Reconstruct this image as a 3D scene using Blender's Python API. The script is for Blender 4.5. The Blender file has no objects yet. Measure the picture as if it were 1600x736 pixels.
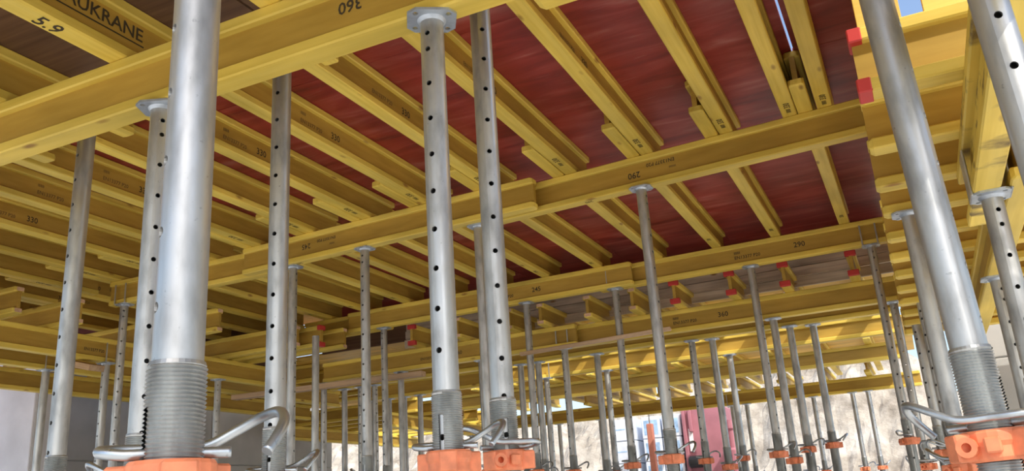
import bpy, bmesh, math, random
from mathutils import Matrix, Vector
random.seed(7)
SC = bpy.context.scene
COL = SC.collection
PI = math.pi
ZC = 2.0                                   # eye height above the slab

# ------------------------------------------------------------------ camera
cam_d = bpy.data.cameras.new('camera')
cam_d.sensor_fit = 'HORIZONTAL'; cam_d.sensor_width = 36.0; cam_d.lens = 30.269
cam_d.clip_start = 0.02; cam_d.clip_end = 500
cam = bpy.data.objects.new('camera', cam_d); COL.objects.link(cam)
_R = Vector((0.9022417, 0.42661107, -0.06295166)); _U = Vector((0.18518377, -0.25146403, 0.94998569)); _F = Vector((-0.38944433, 0.86877433, 0.30588278))
M = Matrix.Identity(4)
for i in range(3):
    M[i][0] = _R[i]; M[i][1] = _U[i]; M[i][2] = -_F[i]
M[2][3] = ZC
cam.matrix_world = M
SC.camera = cam

# ------------------------------------------------------------------ sky, sun, exposure
SKY_STRENGTH = 0.45
SUN_STRENGTH = 6.0
EXPOSURE = -0.62
world = bpy.data.worlds.new('world'); SC.world = world; world.use_nodes = True
wn = world.node_tree; wn.nodes.clear()
sky = wn.nodes.new('ShaderNodeTexSky'); sky.sky_type = 'NISHITA'
sky.sun_disc = False; sky.sun_elevation = math.radians(52); sky.sun_rotation = math.radians(150)
sky.air_density = 1.0; sky.dust_density = 3.0; sky.ozone_density = 1.0
bg = wn.nodes.new('ShaderNodeBackground'); bg.inputs[1].default_value = SKY_STRENGTH
wo = wn.nodes.new('ShaderNodeOutputWorld')
wn.links.new(sky.outputs[0], bg.inputs[0]); wn.links.new(bg.outputs[0], wo.inputs[0])
sun_d = bpy.data.lights.new('sun', 'SUN'); sun_d.energy = SUN_STRENGTH; sun_d.angle = math.radians(0.6); sun_d.color = (1.0, 0.95, 0.87)
sun = bpy.data.objects.new('sun', sun_d); COL.objects.link(sun)
# light travels from behind the camera's right shoulder
sun_dir = Vector((-0.60, 0.50, -0.74)).normalized()
sun.rotation_euler = sun_dir.to_track_quat('-Z', 'Y').to_euler()
SC.view_settings.view_transform = 'Standard'; SC.view_settings.look = 'None'
SC.view_settings.exposure = EXPOSURE; SC.view_settings.gamma = 1.0; SC.view_settings.use_curve_mapping = False
SC.cycles.diffuse_bounces = 6; SC.cycles.max_bounces = 10

# ------------------------------------------------------------------ materials
def new_mat(name):
    m = bpy.data.materials.new(name); m.use_nodes = True
    nt = m.node_tree; b = nt.nodes['Principled BSDF']
    return m, nt, b
def N(nt, t, **kw):
    n = nt.nodes.new(t)
    for k, v in kw.items():
        if k.startswith('i_'):
            n.inputs[k[2:].replace('_', ' ')].default_value = v
        else: setattr(n, k, v)
    return n
def ramp(nt, stops):
    r = nt.nodes.new('ShaderNodeValToRGB'); e = r.color_ramp.elements
    while len(e) > 1: e.remove(e[-1])
    e[0].position, e[0].color = stops[0][0], (*stops[0][1], 1)
    for p, c in stops[1:]:
        x = e.new(p); x.color = (*c, 1)
    return r
def coords(nt, scale=(1, 1, 1), rnd=True):
    tc = N(nt, 'ShaderNodeTexCoord'); mp = N(nt, 'ShaderNodeMapping'); mp.inputs['Scale'].default_value = scale
    if rnd:
        oi = N(nt, 'ShaderNodeObjectInfo'); mu = N(nt, 'ShaderNodeVectorMath', operation='SCALE'); mu.inputs[0].default_value = (37, 19, 23)
        nt.links.new(oi.outputs['Random'], mu.inputs['Scale'])
        ad = N(nt, 'ShaderNodeVectorMath', operation='ADD')
        nt.links.new(tc.outputs['Object'], ad.inputs[0]); nt.links.new(mu.outputs[0], ad.inputs[1]); nt.links.new(ad.outputs[0], mp.inputs[0])
    else: nt.links.new(tc.outputs['Object'], mp.inputs[0])
    return mp
def mixc(nt, fac, a, b, mode='MIX'):
    m = N(nt, 'ShaderNodeMix', data_type='RGBA', blend_type=mode)
    for s, v in ((0, fac), (6, a), (7, b)):
        if isinstance(v, (int, float)): m.inputs[s].default_value = v
        elif isinstance(v, tuple): m.inputs[s].default_value = (*v, 1)
        else: nt.links.new(v, m.inputs[s])
    return m.outputs[2]
def bump(nt, b, h, strength=0.2, dist=0.002):
    bp = N(nt, 'ShaderNodeBump'); bp.inputs['Strength'].default_value = strength; bp.inputs['Distance'].default_value = dist
    nt.links.new(h, bp.inputs['Height']); nt.links.new(bp.outputs[0], b.inputs['Normal'])

def wood_mat(name, light, dark, knots=(0.30, 0.14, 0.03), rough=0.5, grain=(1.6, 45, 45), var=0.12, knot_amt=0.85):
    m, nt, b = new_mat(name)
    mp = coords(nt, grain)
    n1 = N(nt, 'ShaderNodeTexNoise'); n1.inputs['Scale'].default_value = 1.0; n1.inputs['Detail'].default_value = 5
    nt.links.new(mp.outputs[0], n1.inputs[0])
    r1 = ramp(nt, [(0.3, dark), (0.62, light)]); nt.links.new(n1.outputs[0], r1.inputs[0])
    mp2 = coords(nt, (1.3, 6, 6)); n2 = N(nt, 'ShaderNodeTexNoise'); n2.inputs['Scale'].default_value = 1.2; n2.inputs['Detail'].default_value = 3
    nt.links.new(mp2.outputs[0], n2.inputs[0])
    r2 = ramp(nt, [(0.3, (1 - var * 2.2,) * 3), (0.7, (1 + var,) * 3)]); nt.links.new(n2.outputs[0], r2.inputs[0])
    c = mixc(nt, 1.0, r1.outputs[0], r2.outputs[0], 'MULTIPLY')
    mp3 = coords(nt, (3.0, 8, 8)); v = N(nt, 'ShaderNodeTexVoronoi'); v.inputs['Scale'].default_value = 1.0
    nt.links.new(mp3.outputs[0], v.inputs[0])
    r3 = ramp(nt, [(0.05, (knot_amt,) * 3), (0.13, (0, 0, 0))]); nt.links.new(v.outputs['Distance'], r3.inputs[0])
    c = mixc(nt, r3.outputs[0], c, knots)
    oi = N(nt, 'ShaderNodeObjectInfo'); r4 = ramp(nt, [(0, (0.86, 0.84, 0.8)), (1, (1.06, 1.06, 1.06))]); nt.links.new(oi.outputs['Random'], r4.inputs[0])
    c = mixc(nt, 1.0, c, r4.outputs[0], 'MULTIPLY')
    nt.links.new(c, b.inputs['Base Color']); b.inputs['Roughness'].default_value = rough
    b.inputs['Specular IOR Level'].default_value = 0.35
    bump(nt, b, n1.outputs[0], 0.15, 0.001)
    return m
MAT = {}
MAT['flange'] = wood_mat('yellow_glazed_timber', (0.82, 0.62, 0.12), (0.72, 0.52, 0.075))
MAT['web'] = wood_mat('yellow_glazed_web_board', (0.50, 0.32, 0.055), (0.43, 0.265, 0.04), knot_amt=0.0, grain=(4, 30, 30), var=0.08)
MAT['yellow_panel'] = wood_mat('yellow_shuttering_board', (0.80, 0.52, 0.10), (0.72, 0.44, 0.07), grain=(2, 20, 40))
MAT['raw'] = wood_mat('raw_timber', (0.62, 0.44, 0.28), (0.50, 0.33, 0.19), rough=0.8)
MAT['grey_board'] = wood_mat('weathered_board', (0.78, 0.68, 0.52), (0.58, 0.48, 0.36), rough=0.85, var=0.2)
MAT['brown_board'] = wood_mat('brown_plywood', (0.20, 0.11, 0.055), (0.13, 0.065, 0.035), rough=0.6, knot_amt=0.0)
MAT['end_grain'] = wood_mat('pale_end_grain', (0.75, 0.50, 0.33), (0.60, 0.36, 0.22), grain=(60, 60, 60), rough=0.9, knot_amt=0.0)

def stained():
    m = MAT['flange'].copy(); m.name = 'stained_yellow_timber'; nt = m.node_tree; b = nt.nodes['Principled BSDF']
    src = b.inputs['Base Color'].links[0].from_socket
    mp = coords(nt, (5, 3, 16)); n = N(nt, 'ShaderNodeTexNoise'); n.inputs['Scale'].default_value = 1.4; n.inputs['Detail'].default_value = 6; nt.links.new(mp.outputs[0], n.inputs[0])
    r = ramp(nt, [(0.55, (0, 0, 0)), (0.66, (0.85,) * 3)]); nt.links.new(n.outputs[0], r.inputs[0])
    nt.links.new(mixc(nt, r.outputs[0], src, (0.09, 0.05, 0.02)), b.inputs['Base Color']); return m
MAT['stained'] = stained()
def plain(name, col, rough=0.5, metal=0.0, noise=0.0, nscale=8.0, spec=0.5):
    m, nt, b = new_mat(name)
    b.inputs['Roughness'].default_value = rough; b.inputs['Metallic'].default_value = metal
    b.inputs['Specular IOR Level'].default_value = spec
    if noise:
        mp = coords(nt, (1, 1, 1)); n = N(nt, 'ShaderNodeTexNoise'); n.inputs['Scale'].default_value = nscale; n.inputs['Detail'].default_value = 6
        nt.links.new(mp.outputs[0], n.inputs[0])
        r = ramp(nt, [(0.3, tuple(c * (1 - noise) for c in col)), (0.7, tuple(min(1, c * (1 + noise)) for c in col))])
        nt.links.new(n.outputs[0], r.inputs[0]); nt.links.new(r.outputs[0], b.inputs['Base Color'])
    else: b.inputs['Base Color'].default_value = (*col, 1)
    return m
MAT['ink'] = plain('stamp_ink', (0.05, 0.035, 0.015), 0.8)
MAT['faint_ink'] = plain('faint_stamp_ink', (0.16, 0.10, 0.03), 0.8)
MAT['red_cap'] = plain('red_plastic', (0.50, 0.035, 0.03), 0.5, noise=0.1)
MAT['black'] = plain('black_rubber', (0.02, 0.02, 0.022), 0.6)
MAT['white_print'] = plain('white_print', (0.85, 0.85, 0.85), 0.6)

def galv(name, col, rough, metal):
    m, nt, b = new_mat(name)
    mp = coords(nt, (1, 1, 0.35)); n = N(nt, 'ShaderNodeTexNoise'); n.inputs['Scale'].default_value = 22; n.inputs['Detail'].default_value = 7
    nt.links.new(mp.outputs[0], n.inputs[0])
    r = ramp(nt, [(0.28, tuple(c * 0.62 for c in col)), (0.52, col), (0.8, tuple(min(1, c * 1.15) for c in col))]); nt.links.new(n.outputs[0], r.inputs[0])
    mp2 = coords(nt, (1, 1, 1)); v = N(nt, 'ShaderNodeTexNoise'); v.inputs['Scale'].default_value = 90; v.inputs['Detail'].default_value = 2
    nt.links.new(mp2.outputs[0], v.inputs[0])
    r5 = ramp(nt, [(0.70, (0, 0, 0)), (0.78, (0.6, 0.6, 0.6))]); nt.links.new(v.outputs[0], r5.inputs[0])
    c = mixc(nt, r5.outputs[0], r.outputs[0], tuple(x * 0.5 for x in col))
    nt.links.new(c, b.inputs['Base Color'])
    rr = ramp(nt, [(0.3, (rough + 0.1,) * 3), (0.7, (rough - 0.08,) * 3)]); nt.links.new(n.outputs[0], rr.inputs[0]); nt.links.new(rr.outputs[0], b.inputs['Roughness'])
    b.inputs['Metallic'].default_value = metal
    bump(nt, b, n.outputs[0], 0.08, 0.001)
    return m
MAT['galv'] = galv('galvanised_steel', (0.52, 0.53, 0.52), 0.43, 0.88)
MAT['galv_thread'] = galv('galvanised_thread', (0.50, 0.52, 0.51), 0.38, 0.85)
MAT['zinc_plate'] = galv('zinc_plate', (0.50, 0.56, 0.62), 0.45, 0.7)
MAT['pin_steel'] = galv('zinc_rod', (0.50, 0.55, 0.58), 0.33, 0.9)
MAT['orange'] = plain('orange_enamel', (0.80, 0.25, 0.115), 0.5, noise=0.2, nscale=30)
MAT['grey_band'] = plain('grey_band', (0.33, 0.36, 0.38), 0.5)

def red_ply():
    m, nt, b = new_mat('red_film_plywood')
    mp = coords(nt, (1.1, 6, 1)); n = N(nt, 'ShaderNodeTexNoise'); n.inputs['Scale'].default_value = 1.6; n.inputs['Detail'].default_value = 8; n.inputs['Distortion'].default_value = 0.7
    nt.links.new(mp.outputs[0], n.inputs[0])
    r = ramp(nt, [(0.28, (0.18, 0.016, 0.012)), (0.48, (0.30, 0.031, 0.021)), (0.62, (0.36, 0.060, 0.045)), (0.80, (0.48, 0.18, 0.15))]); nt.links.new(n.outputs[0], r.inputs[0])
    mp2 = coords(nt, (2.2, 24, 1)); n2 = N(nt, 'ShaderNodeTexNoise'); n2.inputs['Scale'].default_value = 1.5; n2.inputs['Detail'].default_value = 4; n2.inputs['Distortion'].default_value = 1.2
    nt.links.new(mp2.outputs[0], n2.inputs[0])
    r2 = ramp(nt, [(0.63, (0, 0, 0)), (0.72, (0.35,) * 3)]); nt.links.new(n2.outputs[0], r2.inputs[0])
    c = mixc(nt, r2.outputs[0], r.outputs[0], (0.42, 0.17, 0.13))
    mp3 = coords(nt, (1, 1, 1)); n3 = N(nt, 'ShaderNodeTexNoise'); n3.inputs['Scale'].default_value = 2.2; n3.inputs['Detail'].default_value = 5; nt.links.new(mp3.outputs[0], n3.inputs[0])
    r3 = ramp(nt, [(0.3, (0.72,) * 3), (0.7, (1.15,) * 3)]); nt.links.new(n3.outputs[0], r3.inputs[0])
    c = mixc(nt, 1.0, c, r3.outputs[0], 'MULTIPLY')
    nt.links.new(c, b.inputs['Base Color']); b.inputs['Roughness'].default_value = 0.45; b.inputs['Specular IOR Level'].default_value = 0.5
    bump(nt, b, n.outputs[0], 0.25, 0.002)
    return m
MAT['red_ply'] = red_ply()

def concrete(name, col, scale=1.5):
    m, nt, b = new_mat(name)
    mp = coords(nt, (1, 1, 1), rnd=False); n = N(nt, 'ShaderNodeTexNoise'); n.inputs['Scale'].default_value = scale; n.inputs['Detail'].default_value = 9
    nt.links.new(mp.outputs[0], n.inputs[0])
    r = ramp(nt, [(0.3, tuple(c * 0.78 for c in col)), (0.7, tuple(min(1, c * 1.15) for c in col))]); nt.links.new(n.outputs[0], r.inputs[0])
    nt.links.new(r.outputs[0], b.inputs['Base Color']); b.inputs['Roughness'].default_value = 0.85
    bump(nt, b, n.outputs[0], 0.2, 0.004)
    return m
MAT['concrete'] = concrete('fair_faced_concrete', (0.42, 0.42, 0.40))
MAT['concrete_lit'] = concrete('lit_concrete', (0.74, 0.75, 0.79))  # concrete with bright bluish daylight put into its colour
MAT['floor'] = concrete('slab_concrete', (0.34, 0.335, 0.32), 0.8)
MAT['bounce_ground'] = concrete('pale_bounce_ground', (0.66, 0.63, 0.57), 3.0)  # unseen ground made pale to bounce sunlight up into the bays
def rock_mat():
    m, nt, b = new_mat('rubble')
    mp = coords(nt, (1, 1, 1), rnd=False)
    n = N(nt, 'ShaderNodeTexNoise'); n.inputs['Scale'].default_value = 1.1; n.inputs['Detail'].default_value = 12; n.inputs['Roughness'].default_value = 0.7
    nt.links.new(mp.outputs[0], n.inputs[0])
    r = ramp(nt, [(0.33, (0.26, 0.22, 0.17)), (0.5, (0.52, 0.47, 0.39)), (0.7, (0.70, 0.66, 0.58))]); nt.links.new(n.outputs[0], r.inputs[0])
    v = N(nt, 'ShaderNodeTexVoronoi'); v.inputs['Scale'].default_value = 3.5; nt.links.new(mp.outputs[0], v.inputs[0])
    r2 = ramp(nt, [(0.0, (1.1,) * 3), (0.6, (0.6,) * 3)]); nt.links.new(v.outputs['Distance'], r2.inputs[0])  # darkening away from cell centres paints the shadow specks between stones
    c = mixc(nt, 0.7, r.outputs[0], r2.outputs[0], 'MULTIPLY')
    nt.links.new(c, b.inputs['Base Color']); b.inputs['Roughness'].default_value = 0.95
    bump(nt, b, n.outputs[0], 0.9, 0.15)
    return m
MAT['rock'] = rock_mat()
MAT['pink_paint'] = plain('glare_paled_red_paint', (0.38, 0.15, 0.18), 0.6, noise=0.15, nscale=3)  # red washed out in its colour to stand for overexposed sunlight
MAT['post_red'] = plain('faded_orange_red', (0.58, 0.22, 0.15), 0.6, noise=0.15)
MAT['block_wrap'] = plain('pale_blue_wrap', (0.70, 0.76, 0.84), 0.4, noise=0.12, nscale=6)  # wrap and print lightened in their colours for overexposed sunlight
MAT['blue_print'] = plain('blue_print', (0.34, 0.52, 0.74), 0.5, noise=0.3, nscale=12)

# ------------------------------------------------------------------ mesh helpers
def link(name, me, mat=None, parent=None, loc=(0, 0, 0), rot=(0, 0, 0)):
    o = bpy.data.objects.new(name, me); COL.objects.link(o)
    if mat is not None and me is not None and not me.materials: me.materials.append(MAT[mat])
    if parent: o.parent = parent
    o.location = loc; o.rotation_euler = rot
    return o
def empty(name, loc, rot=(0, 0, 0)):
    o = bpy.data.objects.new(name, None); COL.objects.link(o); o.location = loc; o.rotation_euler = rot; o.empty_display_size = 0.1
    return o
def tag(o, label, cat, group=None):
    o['label'] = label; o['category'] = cat
    if group: o['group'] = group
    return o
def mk(name, verts, faces, smooth=False):
    me = bpy.data.meshes.new(name); me.from_pydata(verts, [], faces); me.validate()
    if smooth: me.polygons.foreach_set('use_smooth', [True] * len(me.polygons))
    me.update(); return me
def fix(me):
    bm = bmesh.new(); bm.from_mesh(me); bmesh.ops.recalc_face_normals(bm, faces=bm.faces); bm.to_mesh(me); bm.free(); return me
def box_mesh(name, x0, x1, y0, y1, z0, z1, bev=0.0):
    bm = bmesh.new(); bmesh.ops.create_cube(bm, size=1)
    for v in bm.verts:
        v.co = Vector((x0 if v.co.x < 0 else x1, y0 if v.co.y < 0 else y1, z0 if v.co.z < 0 else z1))
    if bev: bmesh.ops.bevel(bm, geom=bm.edges[:], offset=bev, segments=1, affect='EDGES')
    me = bpy.data.meshes.new(name); bm.to_mesh(me); bm.free(); return me
def extrude2d(name, pts, quads, z0, z1):
    """2D quads -> plate between z0 and z1 with walls on every boundary edge."""
    n = len(pts); V = [(x, y, z0) for x, y in pts] + [(x, y, z1) for x, y in pts]; Fc = []
    cnt = {}
    for q in quads:
        Fc.append(tuple(reversed(q))); Fc.append(tuple(i + n for i in q))
        for a, b in zip(q, q[1:] + q[:1]):
            cnt[(a, b)] = cnt.get((a, b), 0) + 1
    for (a, b) in cnt:
        if (b, a) not in cnt: Fc.append((a, b, b + n, a + n))
    return fix(mk(name, V, Fc))
def sweep(name, pts, r, n=10, steps=6):
    P = [Vector(p) for p in pts]; Q = []
    for i in range(len(P) - 1):
        p0 = P[max(i - 1, 0)]; p1 = P[i]; p2 = P[i + 1]; p3 = P[min(i + 2, len(P) - 1)]
        for s in range(steps):
            t = s / steps
            Q.append(0.5 * ((2 * p1) + (p2 - p0) * t + (2 * p0 - 5 * p1 + 4 * p2 - p3) * t * t + (3 * p1 - p0 - 3 * p2 + p3) * t ** 3))
    Q.append(P[-1])
    V = []; Fc = []; ref = None
    for i, q in enumerate(Q):
        d = (Q[min(i + 1, len(Q) - 1)] - Q[max(i - 1, 0)]).normalized()
        if ref is None: ref = d.orthogonal().normalized()
        ref = (ref - d * ref.dot(d)).normalized(); b2 = d.cross(ref)
        for k in range(n):
            a = 2 * PI * k / n; V.append(q + ref * (r * math.cos(a)) + b2 * (r * math.sin(a)))
    for i in range(len(Q) - 1):
        for k in range(n):
            Fc.append((i * n + k, i * n + (k + 1) % n, (i + 1) * n + (k + 1) % n, (i + 1) * n + k))
    Fc.append(tuple(range(n - 1, -1, -1))); Fc.append(tuple((len(Q) - 1) * n + k for k in range(n)))
    me = mk(name, V, Fc); fix(me)
    for p in me.polygons: p.use_smooth = len(p.vertices) == 4
    return me
def lathe(bm, prof, n=20, close=True):
    rings = []
    for r, z in prof:
        rings.append([bm.verts.new((r * math.cos(2 * PI * k / n), r * math.sin(2 * PI * k / n), z)) for k in range(n)])
    for a, b in zip(rings, rings[1:]):
        for k in range(n): bm.faces.new((a[k], a[(k + 1) % n], b[(k + 1) % n], b[k]))
    if close:
        bm.faces.new(rings[0][::-1]); bm.faces.new(rings[-1])
def bm_mesh(name, bm, smooth=False):
    bmesh.ops.recalc_face_normals(bm, faces=bm.faces)
    me = bpy.data.meshes.new(name); bm.to_mesh(me); bm.free()
    if smooth: me.polygons.foreach_set('use_smooth', [True] * len(me.polygons))
    return me
def bm_box(bm, c, s, rotz=0):
    r = bmesh.ops.create_cube(bm, size=1, matrix=Matrix.Translation(c) @ Matrix.Rotation(rotz, 4, 'Z') @ Matrix.Diagonal((*s, 1)))
    return r['verts']

_text = {}
def text_mesh(s, size):
    k = (s, size)
    if k not in _text:
        cu = bpy.data.curves.new('t', 'FONT'); cu.body = s; cu.size = size; cu.align_x = 'LEFT'; cu.align_y = 'CENTER'; cu.resolution_u = 2; cu.offset = size * 0.014
        o = bpy.data.objects.new('t', cu); COL.objects.link(o)
        dg = bpy.context.evaluated_depsgraph_get(); dg.update()
        me = bpy.data.meshes.new_from_object(o.evaluated_get(dg)); me.name = 'stamp'
        bpy.data.objects.remove(o); bpy.data.curves.remove(cu)
        me.materials.clear(); _text[k] = me
    return _text[k]

# ------------------------------------------------------------------ timber I-beams
BW, BH, FT, WT = 0.080, 0.200, 0.040, 0.027
_bc = {}
def flange_mesh(L, z0, z1, w=BW, sawn=False):
    k = ('f', round(L, 3), z0, z1, w, sawn)
    if k in _bc: return _bc[k]
    c = 0.005; h = w / 2
    sec = [(-h + c, z0), (h - c, z0), (h, z0 + c), (h, z1 - c), (h - c, z1), (-h + c, z1), (-h, z1 - c), (-h, z0 + c)]
    zc = (z0 + z1) / 2
    def ring(x, s): return [(x, y * s, zc + (z - zc) * s) for y, z in sec]
    V = ring(0, 0.72) + ring(0.014, 1) + ring(L - 0.014, 1) + ring(L, 0.72); Fc = []
    for i in range(3):
        for q in range(8): Fc.append((i * 8 + q, i * 8 + (q + 1) % 8, i * 8 + 8 + (q + 1) % 8, i * 8 + 8 + q))
    Fc.append(tuple(range(7, -1, -1))); Fc.append(tuple(range(24, 32)))
    me = fix(mk('flange', V, Fc)); me.materials.append(MAT['flange']); me.materials.append(MAT['end_grain' if sawn else 'flange'])
    for p in me.polygons:
        if len(p.vertices) == 8: p.material_index = 1
    _bc[k] = me; return me
def web_mesh(L, H=BH):
    k = ('w', round(L, 3), H)
    if k not in _bc:
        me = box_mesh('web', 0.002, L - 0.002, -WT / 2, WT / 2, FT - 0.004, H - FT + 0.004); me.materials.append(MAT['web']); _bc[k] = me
    return _bc[k]
_cap = None
def beam(name, p0, p1, zb, label, cat, group=None, caps=(), stamps=(), tilt=0.0, H=BH, W=BW, sawn=False):
    """I-beam from p0 to p1 (plan centre line); zb underside height above the eye level."""
    dx, dy = p1[0] - p0[0], p1[1] - p0[1]; L = math.hypot(dx, dy)
    r = empty(name, (p0[0], p0[1], ZC + zb), (0, 0, math.atan2(dy, dx))); tag(r, label, cat, group)
    if tilt: r.rotation_euler = (0, -tilt, math.atan2(dy, dx))
    link('bottom_flange', flange_mesh(L, 0.0, FT, W, sawn), None, r)
    link('top_flange', flange_mesh(L, H - FT, H, W, sawn), None, r)
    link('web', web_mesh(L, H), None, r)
    for c in caps:                                        # red plastic end protectors on both flanges
        x = -0.006 if c == 0 else L - 0.034
        for z in (-0.002, H - FT - 0.002):
            link('end_cap', CAP, None, r, (x, 0, z))
    for st in stamps:
        txt, s, z, size, face = st[:5]; flip = len(st) > 5 and st[5]; ink = st[6] if len(st) > 6 else 'ink'
        me = text_mesh(txt, size)
        if not me.materials: me.materials.append(MAT[ink])
        if face == 'web':
            o = link('stamp', me, None, r, (s, -WT / 2 - 0.0012, z), (PI / 2, PI if flip else 0, 0))
        elif face == 'side':
            o = link('stamp', me, None, r, (s, -W / 2 - 0.0012, z), (PI / 2, PI if flip else 0, 0))
        else:                                             # underside of the bottom flange
            o = link('stamp', me, None, r, (s, z, -0.0012), (PI, 0, PI if flip else 0))
    return r
CAP = box_mesh('end_cap', 0, 0.040, -BW / 2 - 0.003, BW / 2 + 0.003, 0, FT + 0.004, 0.004); CAP.materials.append(MAT['red_cap'])
ORD = ['first', 'second', 'third', 'fourth', 'fifth', 'sixth', 'seventh', 'eighth', 'ninth', 'tenth', 'eleventh', 'twelfth', 'thirteenth', 'fourteenth', 'fifteenth', 'sixteenth', 'seventeenth', 'eighteenth', 'nineteenth', 'twentieth']

# ------------------------------------------------------------------ steel props
RI, RT0, RT1, RO = 0.0315, 0.0338, 0.0368, 0.0355
def tube_with_holes(L, holes, seg_arc=9, hr=0.0072):
    V = []; Fc = []; hw = []
    def P(a, z, r=RI): V.append((r * math.cos(a), r * math.sin(a), z)); return len(V) - 1
    A = 0.40; h = A * RI                                   # half strip in radians / metres
    zs = [0.0]
    for c in holes: zs += [c + h, c - h]
    zs.append(-L)
    for side in (0, PI):
        # plain arc next to the strip
        for k in range(seg_arc):
            a0 = side + A + (PI - 2 * A) * k / seg_arc; a1 = side + A + (PI - 2 * A) * (k + 1) / seg_arc
            Fc.append((P(a0, 0), P(a1, 0), P(a1, -L), P(a0, -L)))
        for i in range(0, len(zs), 2):                     # solid strip pieces
            for k in range(4):
                a0 = side - A + 2 * A * k / 4; a1 = side - A + 2 * A * (k + 1) / 4
                Fc.append((P(a0, zs[i]), P(a1, zs[i]), P(a1, zs[i + 1]), P(a0, zs[i + 1])))
        for c in holes:
            out = []
            for k in range(16):
                t = 2 * PI * k / 16 + PI / 4; u, v = math.cos(t), math.sin(t); s = 1 / max(abs(u), abs(v))
                out.append((u * s * h, v * s * h, math.cos(t) * hr, math.sin(t) * hr))
            for k in range(16):
                a, b = out[k], out[(k + 1) % 16]
                Fc.append((P(side + a[0] / RI, c + a[1]), P(side + b[0] / RI, c + b[1]), P(side + b[2] / RI, c + b[3]), P(side + a[2] / RI, c + a[3])))
                Fc.append((P(side + a[2] / RI, c + a[3]), P(side + b[2] / RI, c + b[3]), P(side + b[2] / RI, c + b[3], RI - 0.004), P(side + a[2] / RI, c + a[3], RI - 0.004))); hw.append(len(Fc) - 1)
    me = mk('inner_tube', V, Fc)
    nrm = []
    hs = set(hw)
    for i, p in enumerate(me.polygons): p.use_smooth = True
    bm = bmesh.new(); bm.from_mesh(me); bmesh.ops.remove_doubles(bm, verts=bm.verts, dist=1e-5); bmesh.ops.recalc_face_normals(bm, faces=bm.faces)
    # outward normals and crisp rims
    for f in bm.faces:
        c = f.calc_center_median(); rad = Vector((c.x, c.y, 0))
        if abs(f.normal.dot(rad.normalized())) > 0.5:
            if f.normal.dot(rad) < 0: f.normal_flip()
        else: f.smooth = False
    for e in bm.edges:
        if len(e.link_faces) == 2 and e.link_faces[0].smooth != e.link_faces[1].smooth: e.smooth = False
    bm.to_mesh(me); bm.free(); me.materials.append(MAT['galv'])
    return me
HOLES = [-0.052, -0.100] + [-0.100 - 0.1 * k for k in range(1, 19)]
INNER = tube_with_holes(2.10, HOLES)
def thread_mesh(L=0.50, pitch=0.0052, seg=30, slot_w=0.0125, slot_top=0.045):
    V = []; Fc = []; rows = int(L / pitch) * 2
    da = slot_w / RT1 / 2
    # angular stations, with the slot edges exact
    st = [da + (2 * PI - 2 * da) * k / seg for k in range(seg + 1)] + [2 * PI + da]
    def vid(k, j): return k * len(st) + j
    for k in range(rows + 1):
        for a in st:
            z = -(k * pitch / 2) - pitch * (a / (2 * PI)); r = RT1 if k % 2 else RT0
            V.append((r * math.cos(a), r * math.sin(a), z))
    for k in range(rows):
        for j in range(len(st) - 1):
            if j == len(st) - 2 and k * pitch / 2 > slot_top: continue
            Fc.append((vid(k, j), vid(k, j + 1), vid(k + 1, j + 1), vid(k + 1, j)))
    # rim ring on top
    b = len(V); n = 30
    for r, z in ((RI + 0.0005, 0.004), (RT0, 0.004), (RT0 + 0.0015, -0.001), (RT0, -0.006)):
        for q in range(n): V.append((r * math.cos(2 * PI * q / n), r * math.sin(2 * PI * q / n), z))
    for i in range(3):
        for q in range(n): Fc.append((b + i * n + q, b + i * n + (q + 1) % n, b + (i + 1) * n + (q + 1) % n, b + (i + 1) * n + q))
    me = mk('threaded_tube', V, Fc); fix(me); me.materials.append(MAT['galv_thread']); return me
THREAD = thread_mesh()
def cyl_mesh(name, r, L, n=24, mat='galv', r0=0.0):
    bm = bmesh.new(); lathe(bm, [(r, 0), (r, -L)], n, True); me = bm_mesh(name, bm)
    for p in me.polygons: p.use_smooth = len(p.vertices) == 4
    me.materials.append(MAT[mat]); return me
OUTER = cyl_mesh('outer_tube', RO, 1.0)
BAND_O = cyl_mesh('orange_band', RO + 0.0012, 0.22, 24, 'orange')
BAND_G = cyl_mesh('grey_band', RO + 0.0010, 0.07, 24, 'grey_band')
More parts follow.
